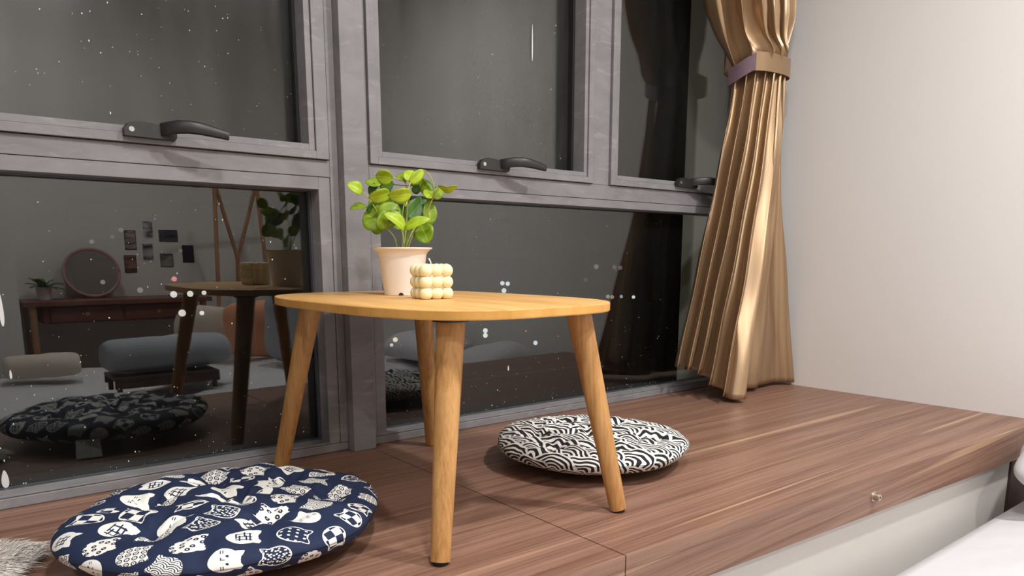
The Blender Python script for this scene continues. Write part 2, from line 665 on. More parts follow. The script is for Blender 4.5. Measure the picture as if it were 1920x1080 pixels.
for i, xx in ((2, XW), (3, 2.374), (6, XW), (7, 2.374)):
    V[i] = (xx, fy(xx) + .04, V[i][2])
bev_mesh('end_post', V, BOXF, M['walnut_dark'], seat)
bx, bz = 1.585, -.048
b = MB()
yb = fy(bx)
def disc_y(mb, cx, cy0, cy1, cz, r, seg=24):
    return mb.tube([(cx, cy0, cz), (cx, cy1, cz)], r, seg)
ring = disc_y(MB(), bx, yb + .001, yb - .0015, bz, .0115).build('bolt_washer', M['brass'], seat)
tag(ring, 'nickel washer')
bolt = disc_y(MB(), bx, yb, yb - .0135, bz, .0080)
disc_y(bolt, bx, yb - .0135, yb - .0150, bz, .0068)
bo = shade_auto(bolt.build('bolt', M['brass'], seat))
disc_y(MB(), bx, yb - .0146, yb - .0153, bz, .0030, 6).build('hex_socket', M['rubber'], bo)

# ---------------------------------------------------------------- windows
YF = 1.63
tr = struct('trim_1', MB().box(.778, .838, 1.600, 1.72, 0.0, 1.80, .0015), M['alu'])
tag(tr, 'grey aluminium mullion post between the two window bays')

def frame4(x0, x1, z0, z1, w, y0, y1, wb=None, wt=None, wl=None, wr=None, bev=.001):
    wb = wb or w; wt = wt or w; wl = wl or w; wr = wr or w
    return (MB().box(x0, x0 + wl, y0, y1, z0, z1, bev).box(x1 - wr, x1, y0, y1, z0, z1, bev)
            .box(x0 + wl, x1 - wr, y0, y1, z0, z0 + wb, bev).box(x0 + wl, x1 - wr, y0, y1, z1 - wt, z1, bev))

def handle(parent, x, z, L=.178, flip=False):
    """Casement handle: base plate, cranked lever, screw; x = left end of base, z = base centre."""
    y = 1.6205
    bl = L * .53
    P = []
    prof = [(0, -.012), (bl * .96, -.014), (bl, -.009), (bl, .004), (bl * .55, .017), (bl * .28, .019), (bl * .08, .013), (0, .002)]
    n = len(prof)
    mb = MB()
    V = [(x + a, y, z + c) for a, c in prof] + [(x + a * .98 + .001, y - .014, z + c * .94) for a, c in prof]
    Fc = [tuple(range(n)), tuple(range(n, 2 * n))[::-1]] + [(i, i + n, (i + 1) % n + n, (i + 1) % n) for i in range(n)]
    mb.add(V, Fc)
    base = mb.build('window_handle', M['black_plastic'], parent)
    # lever
    path = [(.36, .005, -.012, .0125), (.42, .007, -.026, .0130), (.50, .009, -.041, .0130), (.60, .0095, -.051, .0128), (.72, .0075, -.056, .0120),
            (.86, .0035, -.057, .0105), (1.0, -.001, -.057, .0085)]
    Vv = []
    for a, dz, dy, hh in path:
        for k in range(10):
            an = 2 * math.pi * k / 10
            sx, sz = math.cos(an), math.sin(an)
            Vv.append((x + a * L, y + dy + .0062 * math.copysign(abs(sx) ** .7, sx), z + dz + hh * math.copysign(abs(sz) ** .7, sz)))
    Fl = grid_faces(10, len(path), True)
    Fl += [tuple(range(10))[::-1], tuple((len(path) - 1) * 10 + k for k in range(10))]
    shade_auto(mk('lever', Vv, Fl, M['black_plastic'], base), 60)
    mb = MB()
    mb.tube([(x + L * .075, y - .013, z + .001), (x + L * .075, y - .0155, z + .001)], .0050, 14)
    mb.build('screw', M['screw'], base)
    return base

# a film of dried drops on a pane
def drops(parent, x0, x1, z0, z1, n, y=YG - .0006, rmax=.0022, bias=0.0):
    V = []; Fc = []
    for i in range(n):
        x = rng.uniform(x0, x1)
        z = z0 + (z1 - z0) * (rng.random() ** (1 + bias))
        r = .0005 + rmax * .5 * rng.random() ** 4
        k0 = len(V)
        st = 1 + rng.random() ** 3 * 1.5
        for k in range(7):
            a = 2 * math.pi * k / 7
            V.append((x + r * math.cos(a), y, z + st * r * math.sin(a)))
        Fc.append(tuple(range(k0 + 6, k0 - 1, -1)))
    return mk('dried_drops', V, Fc, M['spot'], parent, kind='stuff')

def smear(parent, x, z, w, h, y=YG - .0006):
    pts = []
    for k in range(14):
        a = 2 * math.pi * k / 14
        pts.append((x + w * .5 * math.cos(a) * (1 - .35 * math.sin(a)), y, z + h * .5 * math.sin(a)))
    o = mk('paint_streak', pts + [(p[0], y + .0004, p[2]) for p in pts],
           [tuple(range(13, -1, -1))] + [(i, (i + 1) % 14, (i + 1) % 14 + 14, i + 14) for i in range(14)], M['spot'], parent)
    return o

def pane(parent, x0, x1, z0, z1, mat):
    return MB().box(x0, x1, YG, YG + .004, z0, z1).build('glass_pane', mat, parent)

ZT0, ZT1 = .626, .693         # transom
HEAD = 1.775
# -- bay 1 (left)
w1 = empty('window_1', (-.1, 1.66, 0), 'left window bay, hazy opening sash over a clear fixed pane', kind='structure')
MB().box(.757, .7775, YF, 1.715, .021, 1.80, .001).build('jamb', M['alu'], w1)
MB().box(-1.0, -.96, YF, 1.715, .021, 1.80, .001).build('jamb', M['alu'], w1)
MB().box(-.96, .757, YF, 1.715, HEAD, 1.80, .001).build('head_rail', M['alu'], w1)
MB().box(-1.0, .777, YF, 1.72, 0.0005, .0205, .002).build('sill_track', M['alu'], w1)
MB().box(-.96, .7565, YF, 1.715, .656, ZT1, .001).build('transom', M['alu'], w1)
frame4(-.955, .756, .0215, .6552, .028, YF + .002, 1.688, wb=.004).build('glazing_bead', M['alu'], w1)
frame4(-.930, .729, .022, .630, .006, 1.676, 1.6895, wb=.004).build('gasket', M['alu_dark'], w1)
sash = frame4(-.955, .7525, .6945, HEAD - .001, .030, 1.621, 1.700, wb=.017).build('sash', M['alu'], w1)
frame4(-.924, .7215, .7120, HEAD - .032, .014, 1.626, 1.689).build('sash_bead', M['alu'], sash)
frame4(-.912, .7075, .7265, HEAD - .046, .004, 1.672, 1.6895, wr=.007).build('sash_gasket', M['rubber'], sash)
pane(w1, -.93, .73, .020, .632, M['glass_low'])
pane(w1, -.92, .716, .722, HEAD - .036, M['glass_up'])
handle(w1, .325, .716, .183)
drops(w1, .0, .70, .03, .60, 200, bias=.9)
drops(w1, .0, .70, .74, 1.3, 150, rmax=.0016)
smear(w1, at_y(2, 580, YG)[0], at_y(2, 580, YG)[2], .007, .066)
smear(w1, at_y(10, 902, YG)[0], at_y(10, 902, YG)[2] + .004, .012, .036)
smear(w1, at_y(20, 702, YG)[0], at_y(20, 702, YG)[2], .004, .018)
# -- bay 2 (right)
w2 = empty('window_2', (1.68, 1.66, 0), 'right window bay with two opening sashes above one wide fixed pane', kind='structure')
MB().box(.8385, .8575, YF, 1.715, .021, 1.80, .001).build('jamb', M['alu'], w2)
MB().box(2.482, XW - .0005, YF, 1.715, .021, 1.80, .001).build('jamb', M['alu'], w2)
MB().box(.8575, 2.482, YF, 1.715, HEAD, 1.80, .001).build('head_rail', M['alu'], w2)
MB().box(.8385, XW - .0005, YF, 1.72, .0005, .0205, .002).build('sill_track', M['alu'], w2)
MB().box(.8580, 2.4815, YF, 1.715, .650, ZT1, .001).build('transom', M['alu'], w2)
MB().box(1.612, 1.679, YF, 1.715, ZT1 + .0005, HEAD - .0005, .001).build('mullion', M['alu'], w2)
frame4(.8585, 2.4805, .0215, .6492, .027, YF + .002, 1.688, wb=.004, wt=.0235).build('glazing_bead', M['alu'], w2)
frame4(.885, 2.456, .022, .628, .005, 1.676, 1.6895, wb=.004).build('gasket', M['alu_dark'], w2)
for x0, x1, sw in ((.8583, 1.604, .021), (1.681, 2.480, .020)):
    s_ = frame4(x0, x1, .6945, HEAD - .001, sw, 1.621, 1.700, wb=.017).build('sash', M['alu'], w2)
    frame4(x0 + sw + .001, x1 - sw - .001, .7120, HEAD - .032, .013, 1.626, 1.689).build('sash_bead', M['alu'], s_)
    frame4(x0 + sw + .014, x1 - sw - .014, .7265, HEAD - .046, .004, 1.672, 1.6895, wr=.008).build('sash_gasket', M['rubber'], s_)
    pane(w2, x0 + .03, x1 - .03, .722, HEAD - .036, M['glass_up'] if x0 < 1 else M['glass_right'])
pane(w2, .88, 2.462, .020, .632, M['glass_low'])
handle(w2, 1.172, .716, .190)
handle(w2, 1.985, .719, .200)
drops(w2, .90, 2.25, .03, .60, 260, bias=1.2)
drops(w2, .90, 1.55, .74, 1.3, 60, rmax=.0016)
for px, py, w, h in ((998, 80, .004, .100), (953, 690, .005, .016)):
    p = at_y(px, py, YG)
    smear(w2, p[0], p[2], w, h)

# ================================================================== LAMPS
def ceiling_lamp(x, y, watts, label):
    r = .10
    e = empty('ceiling_lamp', (x, y, ZC), label, 'lamp')
    shade_auto(MB().lathe((x, y, ZC), [(0, -.001), (r, -.001), (r, -.03), (r - .008, -.034), (r - .012, -.026), (0, -.026)]).build('housing', M['pot'], e))
    MB().lathe((x, y, ZC), [(0, -.0275), (r - .013, -.0275)]).build('diffuser', emission('lamp_glow', (*LAMP_COLOR, 1), 6), e)
    ld = bpy.data.lights.new('lamp_light', 'AREA')
    ld.shape = 'DISK'
    ld.size = .15
    ld.energy = watts
    ld.color = LAMP_COLOR
    lo = bpy.data.objects.new('lamp_light', ld)
    col.objects.link(lo)
    lo.parent = e
    lo.location = (0, 0, -.036)
names = ['round white ceiling lamp above the low table', 'round white ceiling lamp nearest the right wall',
         'round white ceiling lamp nearest the left wall', 'added ceiling lamp out of view over the bed, brightening the back wall']
for ((x, y), w), nm in zip(LAMPS, names):
    if w > 0:
        ceiling_lamp(x, y, w, nm)

# ================================================================== LOW TABLE
TCX, TCY, TZ0, TZ1 = .773, 1.230, .378, .3935
tb = empty('low_table', (TCX, TCY, 0), 'low oak table with rounded top and four splayed round legs', 'table')
A_, B_, N_ = .238, .362, 3.3
ol = []
for k in range(120):
    a = 2 * math.pi * k / 120
    ca, sa = math.cos(a), math.sin(a)
    u_, v_ = A_ * math.copysign(abs(ca) ** (2 / N_), ca), B_ * math.copysign(abs(sa) ** (2 / N_), sa)
    ol.append((TCX + u_ - .03 * v_, TCY + v_ + .03 * u_))
    # * math.copysign(abs(ca) ** (2 / N_), ca), TCY + B_ * math.copysign(abs(sa) ** (2 / N_), sa)))
top = shade_auto(MB().prism(ol, TZ0, TZ1, .0015).build('table_top', M['oak_top'], tb), 30)
# edge band
band = MB()
c = np.array([TCX, TCY])
V = []
P = np.array(ol)
for z in (TZ0 + .002, TZ1 - .002):
    V += [(*(c + (p - c) * 1.0012), z) for p in P]
n = len(P)
mk('edge_band', V, [(k, (k + 1) % n, (k + 1) % n + n, k + n) for k in range(n)], M['oak_edge'], top, smooth=True)
for sx in (-1, 1):
    for sy in (-1, 1):
        p0 = Vector((.7715 + sx * .197 - sy * .0045, 1.2235 + sy * .3195 - sx * .003, .0048))
        p1 = Vector((.7765 + sx * .1375 - sy * .004, 1.2235 + sy * .262 - sx * .002, TZ0 - .004))
        pts = [p0.lerp(p1, k / 6) for k in range(7)]
        rad = [.0158 + (.0232 - .0158) * (k / 6) ** 1.0 for k in range(7)]
        leg = shade_auto(MB().tube(pts, rad, 28).build('leg', M['oak_leg'], tb), 50)
        mb = MB().tube([p0 + Vector((0, 0, -.0046)), p0 + Vector((0, 0, .002))], .0125, 20)
        mb.build('foot_pad', M['rubber'], leg)
        mb = MB().tube([(p1.x, p1.y, TZ0 - .0060), (p1.x, p1.y, TZ0 - .0004)], .030, 24)
        mb.build('mounting_plate', M['black_plastic'], leg)

# ================================================================== POTTED PLANT
PX_, PY_ = .793, 1.370
pl = empty('potted_plant', (PX_, PY_, TZ1), 'bright green leafy artificial plant in a cream plastic pot on the low table', 'plant')
r0, r1, hp = .0395, .0515, .099
prof = [(0, .0045), (r0 - .002, .0045), (r0, .0), (r0 + .0005, .002), (r1 * .985, hp - .016), (r1 + .002, hp - .010), (r1 + .007, hp - .005),
        (r1 + .0115, hp - .003), (r1 + .0120, hp), (r1 + .008, hp), (r1 - .002, hp - .008), (r1 - .004, hp - .02), (r0 - .002, .008), (0, .008)]
pot = shade_auto(MB().lathe((PX_, PY_, TZ1 + .0005), prof, 64).build('pot', M['pot'], pl), 45)
# drain notch at the base, facing the room
d = ray(744, 555)
an = math.atan2(-d[1], -d[0]) - .12
nx, ny = math.cos(an), math.sin(an)
tx, ty = -ny, nx
V = []
for k in range(9):
    a = math.pi * k / 8
    for off in (.0010, -.004):
        V.append((PX_ + nx * (r0 + .0006 + off) + tx * .0052 * math.cos(a), PY_ + ny * (r0 + .0006 + off) + ty * .0052 * math.cos(a), TZ1 + .0012 + .0048 * math.sin(a)))
Fc = [(2 * k, 2 * k + 2, 2 * k + 3, 2 * k + 1) for k in range(8)] + [tuple(range(0, 18, 2))]
mk('drain_notch', V, Fc, M['rubber'], pot)
MB().lathe((PX_, PY_, TZ1), [(0, hp - .018), (.02, hp - .016), (.038, hp - .019), (r1 - .0045, hp - .024)], 32).build('filler', M['soil'], pl, smooth=True)

PD = float(np.dot(np.array([PX_, PY_, TZ1 + .1]) - CP, FW))      # depth of the pot
def zz(x, y, dd=0.0):
    """point of the plant from the 6x study of it: zoom coordinates and an offset in depth"""
    return Vector(at_depth(640 + x / 6, 300 + y / 6, PD + dd))

def leaf(base, tip, width, roll, arch, mat, nu=9, nv=7):
    base = Vector(base); tip = Vector(tip)
    ax = tip - base
    L = ax.length
    a = ax.normalized()
    view = (Vector(CP) - base).normalized()
    wdir = a.cross(view).normalized()
    nrm = wdir.cross(a).normalized()
    R_ = Matrix.Rotation(roll, 3, a)
    wdir = R_ @ wdir
    nrm = R_ @ nrm
    V = []; UVs = []
    for i in range(nu):
        s = i / (nu - 1)
        hw = width * .5 * (math.sin(math.pi * min(1, (s * .96 + .02)) ** .86) ** .62) * (1 - .12 * s)
        if i == nu - 1: hw *= .12
        for j in range(nv):
            q = -1 + 2 * j / (nv - 1)
            p = base + a * (L * s) + wdir * (hw * q) + nrm * (arch * L * math.sin(math.pi * s) * .9 - abs(q) * -hw * .22 + .0006 * math.sin(9 * s + 4 * q))
            V.append(p)
            UVs.append((s, q))
    # thickness
    m = nu * nv
    V2 = V + [p - nrm * .0007 for p in V]
    Fc = grid_faces(nv, nu)
    Fc += [tuple(i + m for i in f[::-1]) for f in grid_faces(nv, nu)]
    edge = [j for j in range(nv)] + [i * nv + nv - 1 for i in range(1, nu)] + [(nu - 1) * nv + j for j in range(nv - 2, -1, -1)] + [i * nv for i in range(nu - 2, 0, -1)]
    for k in range(len(edge)):
        a0, a1 = edge[k], edge[(k + 1) % len(edge)]
        Fc.append((a1, a0, a0 + m, a1 + m))
    return mk('leaf', V2, Fc, M[mat], pl, smooth=True, uv=UVs + UVs)

# base, tip (zoom x, y, depth offset), apparent width, roll, arch, tone
LEAVES = [
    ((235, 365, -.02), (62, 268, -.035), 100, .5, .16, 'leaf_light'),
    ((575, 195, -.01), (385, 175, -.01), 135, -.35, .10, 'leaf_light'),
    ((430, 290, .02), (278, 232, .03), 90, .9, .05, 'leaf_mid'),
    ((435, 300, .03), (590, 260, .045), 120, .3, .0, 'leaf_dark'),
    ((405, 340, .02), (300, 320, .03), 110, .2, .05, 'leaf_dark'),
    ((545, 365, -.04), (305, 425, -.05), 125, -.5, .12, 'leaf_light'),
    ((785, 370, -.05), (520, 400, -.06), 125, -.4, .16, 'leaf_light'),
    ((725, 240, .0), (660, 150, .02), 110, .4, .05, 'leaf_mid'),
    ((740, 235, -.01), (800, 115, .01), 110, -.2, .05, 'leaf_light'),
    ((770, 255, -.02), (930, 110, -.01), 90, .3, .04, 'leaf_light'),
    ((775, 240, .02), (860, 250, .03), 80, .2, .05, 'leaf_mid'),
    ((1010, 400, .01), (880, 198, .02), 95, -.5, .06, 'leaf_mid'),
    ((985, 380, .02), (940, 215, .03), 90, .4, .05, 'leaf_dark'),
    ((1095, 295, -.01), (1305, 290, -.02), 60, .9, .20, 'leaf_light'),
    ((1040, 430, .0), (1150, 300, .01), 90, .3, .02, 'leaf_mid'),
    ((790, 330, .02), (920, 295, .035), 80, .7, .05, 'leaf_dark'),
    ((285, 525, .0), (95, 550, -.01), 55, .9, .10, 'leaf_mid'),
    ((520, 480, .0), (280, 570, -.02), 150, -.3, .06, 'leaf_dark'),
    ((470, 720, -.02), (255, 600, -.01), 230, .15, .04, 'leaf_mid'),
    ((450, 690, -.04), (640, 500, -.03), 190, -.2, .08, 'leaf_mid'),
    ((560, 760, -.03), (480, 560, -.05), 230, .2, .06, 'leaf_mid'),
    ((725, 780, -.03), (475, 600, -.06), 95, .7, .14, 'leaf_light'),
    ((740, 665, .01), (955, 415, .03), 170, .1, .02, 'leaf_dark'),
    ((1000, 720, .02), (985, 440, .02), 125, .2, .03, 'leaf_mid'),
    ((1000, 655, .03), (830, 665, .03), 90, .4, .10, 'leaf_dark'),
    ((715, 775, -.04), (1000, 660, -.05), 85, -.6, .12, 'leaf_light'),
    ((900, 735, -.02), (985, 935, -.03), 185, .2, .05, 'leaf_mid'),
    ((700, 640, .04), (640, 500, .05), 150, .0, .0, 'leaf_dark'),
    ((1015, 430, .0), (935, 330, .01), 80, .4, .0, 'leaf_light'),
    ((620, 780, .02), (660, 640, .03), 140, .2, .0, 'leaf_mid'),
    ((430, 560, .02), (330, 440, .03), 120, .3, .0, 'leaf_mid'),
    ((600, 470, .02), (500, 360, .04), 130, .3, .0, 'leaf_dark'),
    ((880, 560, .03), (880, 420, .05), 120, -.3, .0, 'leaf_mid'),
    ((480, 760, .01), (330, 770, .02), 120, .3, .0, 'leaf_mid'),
]
PXM = PD / F_PX / 6            # metres for one zoom unit
for bpt, tpt, wd, roll, arch, mt in LEAVES:
    leaf(zz(*bpt), zz(*tpt), 1.36 * wd * PXM / max(.45, math.cos(roll)), roll, arch, mt)
root = Vector((PX_, PY_, TZ1 + hp - .018))
def curve(pts, n=5):
    pts = [Vector(p) for p in pts]
    out = []
    for i in range(len(pts) - 1):
        p0 = pts[max(i - 1, 0)]; p1 = pts[i]; p2 = pts[i + 1]; p3 = pts[min(i + 2, len(pts) - 1)]
        for k in range(n):
            t = k / n
            out.append(.5 * ((2 * p1) + (p2 - p0) * t + (2 * p0 - 5 * p1 + 4 * p2 - p3) * t * t + (3 * p1 - p0 - 3 * p2 + p3) * t ** 3))
    out.append(pts[-1])
    return out
STEMS = [
    [root + Vector((-.010, 0, 0)), zz(600, 880), zz(490, 740, -.01), zz(390, 560, -.02), zz(310, 430, -.02), zz(235, 365, -.02)],
    [root + Vector((-.005, -.005, 0)), zz(690, 850, -.01), zz(620, 660, -.02), zz(485, 510, -.03), zz(540, 370, -.04)],
    [root, zz(720, 850), zz(735, 650), zz(745, 440, -.02), zz(780, 250, -.02), zz(925, 112, -.01)],
    [root + Vector((.002, .004, 0)), zz(700, 800, .01), zz(690, 600, .01), zz(735, 330, .01), zz(700, 240), zz(575, 195, -.01)],
    [root + Vector((.008, 0, 0)), zz(800, 850), zz(860, 770, -.01), zz(905, 735, -.02)],
    [root + Vector((.005, -.006, 0)), zz(740, 880, -.01), zz(775, 780, -.03), zz(715, 770, -.035)],
    [root + Vector((.006, .006, 0)), zz(790, 820, .01), zz(930, 640, .015), zz(1020, 450, .005), zz(1045, 330, .0), zz(1000, 180, -.01), zz(925, 112, -.01)],
    [zz(1020, 450, .005), zz(1070, 370, -.005), zz(1095, 295, -.01)],
    [zz(390, 560, -.02), zz(420, 420, .0), zz(400, 330, .02), zz(430, 290, .02)],
    [zz(745, 440, -.02), zz(720, 520, -.03), zz(715, 440, -.04), zz(785, 370, -.05)],
    [zz(735, 330, .01), zz(725, 240, .0)],
    [zz(485, 510, -.03), zz(385, 520, -.01), zz(285, 525)],
]
for k, s in enumerate(STEMS):
    cpts = curve(s)
    nn = len(cpts)
    MB().tube(cpts, [.0016 - .0006 * i / nn for i in range(nn)], 7).build('stem', M['stem'], pl, smooth=True)

# ================================================================== BUBBLE CANDLE
cd = at_depth(809, 530, PD - .135)
cd = np.array([cd[0], cd[1], TZ1])
ca_ = empty('bubble_candle', tuple(cd), 'cream wax cube candle of round bubbles standing before the potted plant', 'candle')
bs = .0215
rb = .0131
ang = math.radians(-8)
bm = bmesh.new()
for i in (-1, 0, 1):
    for j in (-1, 0, 1):
        for k in range(3):
            if i == 0 and j == 0 and k < 2: continue
            p = Matrix.Rotation(ang, 4, 'Z') @ Vector((i * bs, j * bs, 0))
            ret = bmesh.ops.create_uvsphere(bm, u_segments=22, v_segments=14, radius=rb)
            for v in ret['verts']:
                v.co = (v.co.x + p.x + cd[0], v.co.y + p.y + cd[1], max(TZ1 + .0006, v.co.z + TZ1 + .0108 + k * bs))
bmesh.ops.create_cube(bm, size=1, matrix=Matrix.Translation((cd[0], cd[1], TZ1 + .0325)) @ Matrix.Rotation(ang, 4, 'Z') @ Matrix.Diagonal((.053, .053, .052, 1)))
bm.verts.index_update()
wx = mk('wax_body', [v.co[:] for v in bm.verts], [[v.index for v in f.verts] for f in bm.faces], M['wax'], ca_, smooth=True)
bm.free()
zt = TZ1 + .0108 + 2 * bs + rb
MB().tube([(cd[0], cd[1], zt - .006), (cd[0] - .001, cd[1], zt + .003), (cd[0] - .004, cd[1] + .002, zt + .010)], [.0011, .0012, .0017], 8).build('wick', M['wick'], ca_, smooth=True)

# ================================================================== CUSHIONS
def cushion(name, cx, cy, R0, ry, hh, mat, label, tufts, seed, rot, lobes=6, lob=.015):
    r_ = np.random.default_rng(seed)
    e = empty(name, (cx, cy, 0), label, 'cushion', 'round floor cushions on the window seat')
    NA, NR = 168, 46
    V = []; UVs = []
    ph = r_.uniform(0, 6.28, 6)
    def prof_t(rho): return max(0.0, 1 - rho ** 4.6) ** .5
    arcs = [0.0]
    for j in range(1, NR):
        a_, b_ = math.sin((j - 1) / (NR - 1) * math.pi / 2) ** .9, math.sin(j / (NR - 1) * math.pi / 2) ** .9
        arcs.append(arcs[-1] + math.hypot((b_ - a_) * R0, hh * .5 * (prof_t(a_) - prof_t(b_))))
    for side in (1, -1):
        for j in range(NR):
            s = j / (NR - 1)
            rho = math.sin(s * math.pi / 2) ** .9
            for i in range(NA):
                a = 2 * math.pi * i / NA
                Rr = R0 * (1 + lob * math.cos(lobes * a + ph[0]) + .012 * math.sin(2 * a + ph[1]) + .008 * math.sin(3 * a + ph[2]))
                r = Rr * rho
                x, y = r * math.cos(a), r * math.sin(a) * ry / R0
                t = prof_t(rho)
                z = hh * .5 + side * hh * .5 * t * (.86 + .14 * math.cos(3.1 * rho))
                if side > 0:
                    dent = 0.0
                    for tx_, ty_, dp in tufts:
                        d2 = (x - tx_) ** 2 + (y - ty_) ** 2
                        dent += dp * (math.exp(-d2 / .0007) * .75 + math.exp(-d2 / .0060) * .6)
                        th_ = math.atan2(y - ty_, x - tx_)
                        dent += dp * .16 * math.sin(7 * th_ + 40 * tx_) * math.exp(-((math.sqrt(d2) - .035) / .022) ** 2)
                    z -= dent * t ** .5
                    z += t ** .5 * .0035 * (math.sin(17 * x / R0 + 3 * math.sin(5 * y / R0) + ph[3]) * math.sin(14 * y / R0 + ph[4]))
                    # radiating seams of the gathered rim
                    z += .0022 * math.sin(26 * a + 3 * math.sin(3 * a)) * (rho ** 4) * t ** .3
                V.append((cx + x, cy + y, max(.0015, z)))
                arc = arcs[j] if side > 0 else 2 * arcs[-1] - arcs[j]
                UVs.append((arc * math.cos(a + rot), arc * math.sin(a + rot)))
    m = NA * NR
    Fc = grid_faces(NA, NR, True)
    Fc += [tuple(i + m for i in f[::-1]) for f in grid_faces(NA, NR, True)]
    j = (NR - 1) * NA
    for i in range(NA):
        i2 = (i + 1) % NA
        Fc.append((j + i2, j + i, j + i + m, j + i2 + m)[::-1])
    o = mk('cover', V, Fc, mat, e, smooth=True, uv=UVs)
    return e, o

T1 = [(.02, .01, .034), (.13, .075, .030), (-.11, .07, .030), (.02, -.12, .026), (.02, .125, .024), (-.13, -.06, .026), (.15, -.06, .026)]
cu1, cov1 = cushion('floor_cushion', .350, 1.192, .244, .238, .106, M['cats'], 'navy blue round cushion printed with white cat heads, lying before the left window', T1, 3, .2)
T2 = [(.0, .0, .032), (.125, .04, .026), (-.10, .08, .026), (-.06, -.115, .026), (.08, -.11, .026), (.03, .13, .024), (-.14, -.03, .022)]
cu2, cov2 = cushion('floor_cushion', 1.18, 1.185, .224, .224, .096, M['wave'], 'black and white wave-patterned round cushion behind the right table leg', T2, 5, .9, 7, .012)
# care label sewn to the window side of the navy cushion
V = [(.235, 1.412, .040), (.285, 1.418, .040), (.282, 1.456, .004), (.228, 1.450, .004)]
V2 = V + [(p[0], p[1] + .0008, p[2] + .0008) for p in V]
lo_ = mk('care_label', V2, BOXF, M['tag'], cu1)
tag(lo_, 'white care label')

# ================================================================== FUR THROW
fx, fyy = -.115, 1.30
ft = empty('fur_throw', (fx, fyy, 0), 'shaggy grey-white fur throw at the left end of the window seat', 'throw')
NA, NR = 48, 12
V = [];
def fur_h(rho): return .010 + .022 * max(0, 1 - rho ** 2.4) ** .6
def fur_r(a): return (.205 + .012 * math.sin(3 * a) + .008 * math.sin(5 * a + 1)) * (1 + .0 * math.cos(a))
for j in range(NR):
    rho = j / (NR - 1)
    for i in range(NA):
        a = 2 * math.pi * i / NA
        V.append((fx + rho * fur_r(a) * .95 * math.cos(a), fyy + rho * fur_r(a) * .62 * math.sin(a), fur_h(rho)))
m = len(V)
V += [(p[0], p[1], .001) for p in V[(NR - 1) * NA:]]
Fc = grid_faces(NA, NR, True)
for i in range(NA):
    i2 = (i + 1) % NA
    Fc.append(((NR - 1) * NA + i, m + i, m + i2, (NR - 1) * NA + i2))
Fc.append(tuple(m + i for i in range(NA))[::-1])
mk('backing', V, Fc, M['fur'], ft, smooth=True)
V = []; Fc = []
for q in range(9000):
    a = rng.uniform(0, 2 * math.pi)
    rho = rng.random() ** .45
    R_ = fur_r(a)
    p = np.array([fx + rho * R_ * .95 * math.cos(a), fyy + rho * R_ * .62 * math.sin(a), fur_h(rho) - .002])
    out = np.array([math.cos(a + .5 * math.sin(p[0] * 60) + rng.normal(0, .35)), math.sin(a + .5 * math.sin(p[1] * 50) + rng.normal(0, .35)), 0])
    Lh = rng.uniform(.024, .045)
    lift = rng.uniform(.15, .7)
    p1 = p + out * Lh * .45 + np.array([0, 0, Lh * .35 * lift])
    p2 = p + out * Lh * .95 + np.array([0, 0, Lh * (.30 * lift - .10)])
    p2[2] = max(p2[2], .003)
    side = np.array([-out[1], out[0], 0]) * rng.uniform(.0005, .0011)
    k = len(V)
    V += [p - side, p + side, p1 + side * .9, p1 - side * .9, p2]
    Fc += [(k, k + 1, k + 2, k + 3), (k + 3, k + 2, k + 4)]
mk('fur', V, Fc, M['fur'], ft, kind='stuff')

# ================================================================== CURTAIN
cu = empty('curtain', (2.25, 1.5, 0), 'bronze satin curtain gathered by a tieback in the window corner', 'curtain')
# rows of control points: (u, x, y, z) from left edge to right edge
HEM = [(0, 1.952, 1.572, .112), (.13, 1.975, 1.540, .104), (.27, 2.000, 1.500, .090), (.42, 2.005, 1.440, .050), (.56, 2.008, 1.372, .014), (.66, 2.130, 1.415, .014),
       (.76, 2.300, 1.495, .014), (.88, 2.415, 1.478, .014), (1, 2.506, 1.452, .012)]
TIE = [(0, 2.150, 1.535, 1.085), (.25, 2.180, 1.478, 1.09), (.5, 2.260, 1.452, 1.10), (.75, 2.335, 1.466, 1.11), (1, 2.400, 1.530, 1.12)]
TOP = [(0, 1.780, 1.545, 2.10), (.25, 1.95, 1.525, 2.10), (.5, 2.10, 1.515, 2.10), (.75, 2.30, 1.525, 2.10), (1, 2.495, 1.535, 2.10)]
def interp(tab, u):
    us = [r[0] for r in tab]
    return np.array([np.interp(u, us, [r[k] for r in tab]) for k in (1, 2, 3)])
NU, NV = 340, 130
V = []; UVs = []
FO = rng.uniform(-.3, .3, 12)
def wave_at(u, low):
    """how many folds lie left of u"""
    if low:
        return float(np.interp(u, [0, .12, .56, .66, .76, .88, 1], [0, .9, 4.9, 5.6, 6.3, 6.75, 7.2]))
    return u * 5.5 + .22 * math.sin(u * 9 + 1)
def pleat(u, ph, low):
    """soft round ridges with tight valleys"""
    w = wave_at(u, low) + ph
    s = math.sin(2 * math.pi * w)
    return 1 - 2 * (abs(math.sin(math.pi * w)) ** 1.0) if False else (s + .28 * math.sin(4 * math.pi * w + 1.3))
TIEV = .49
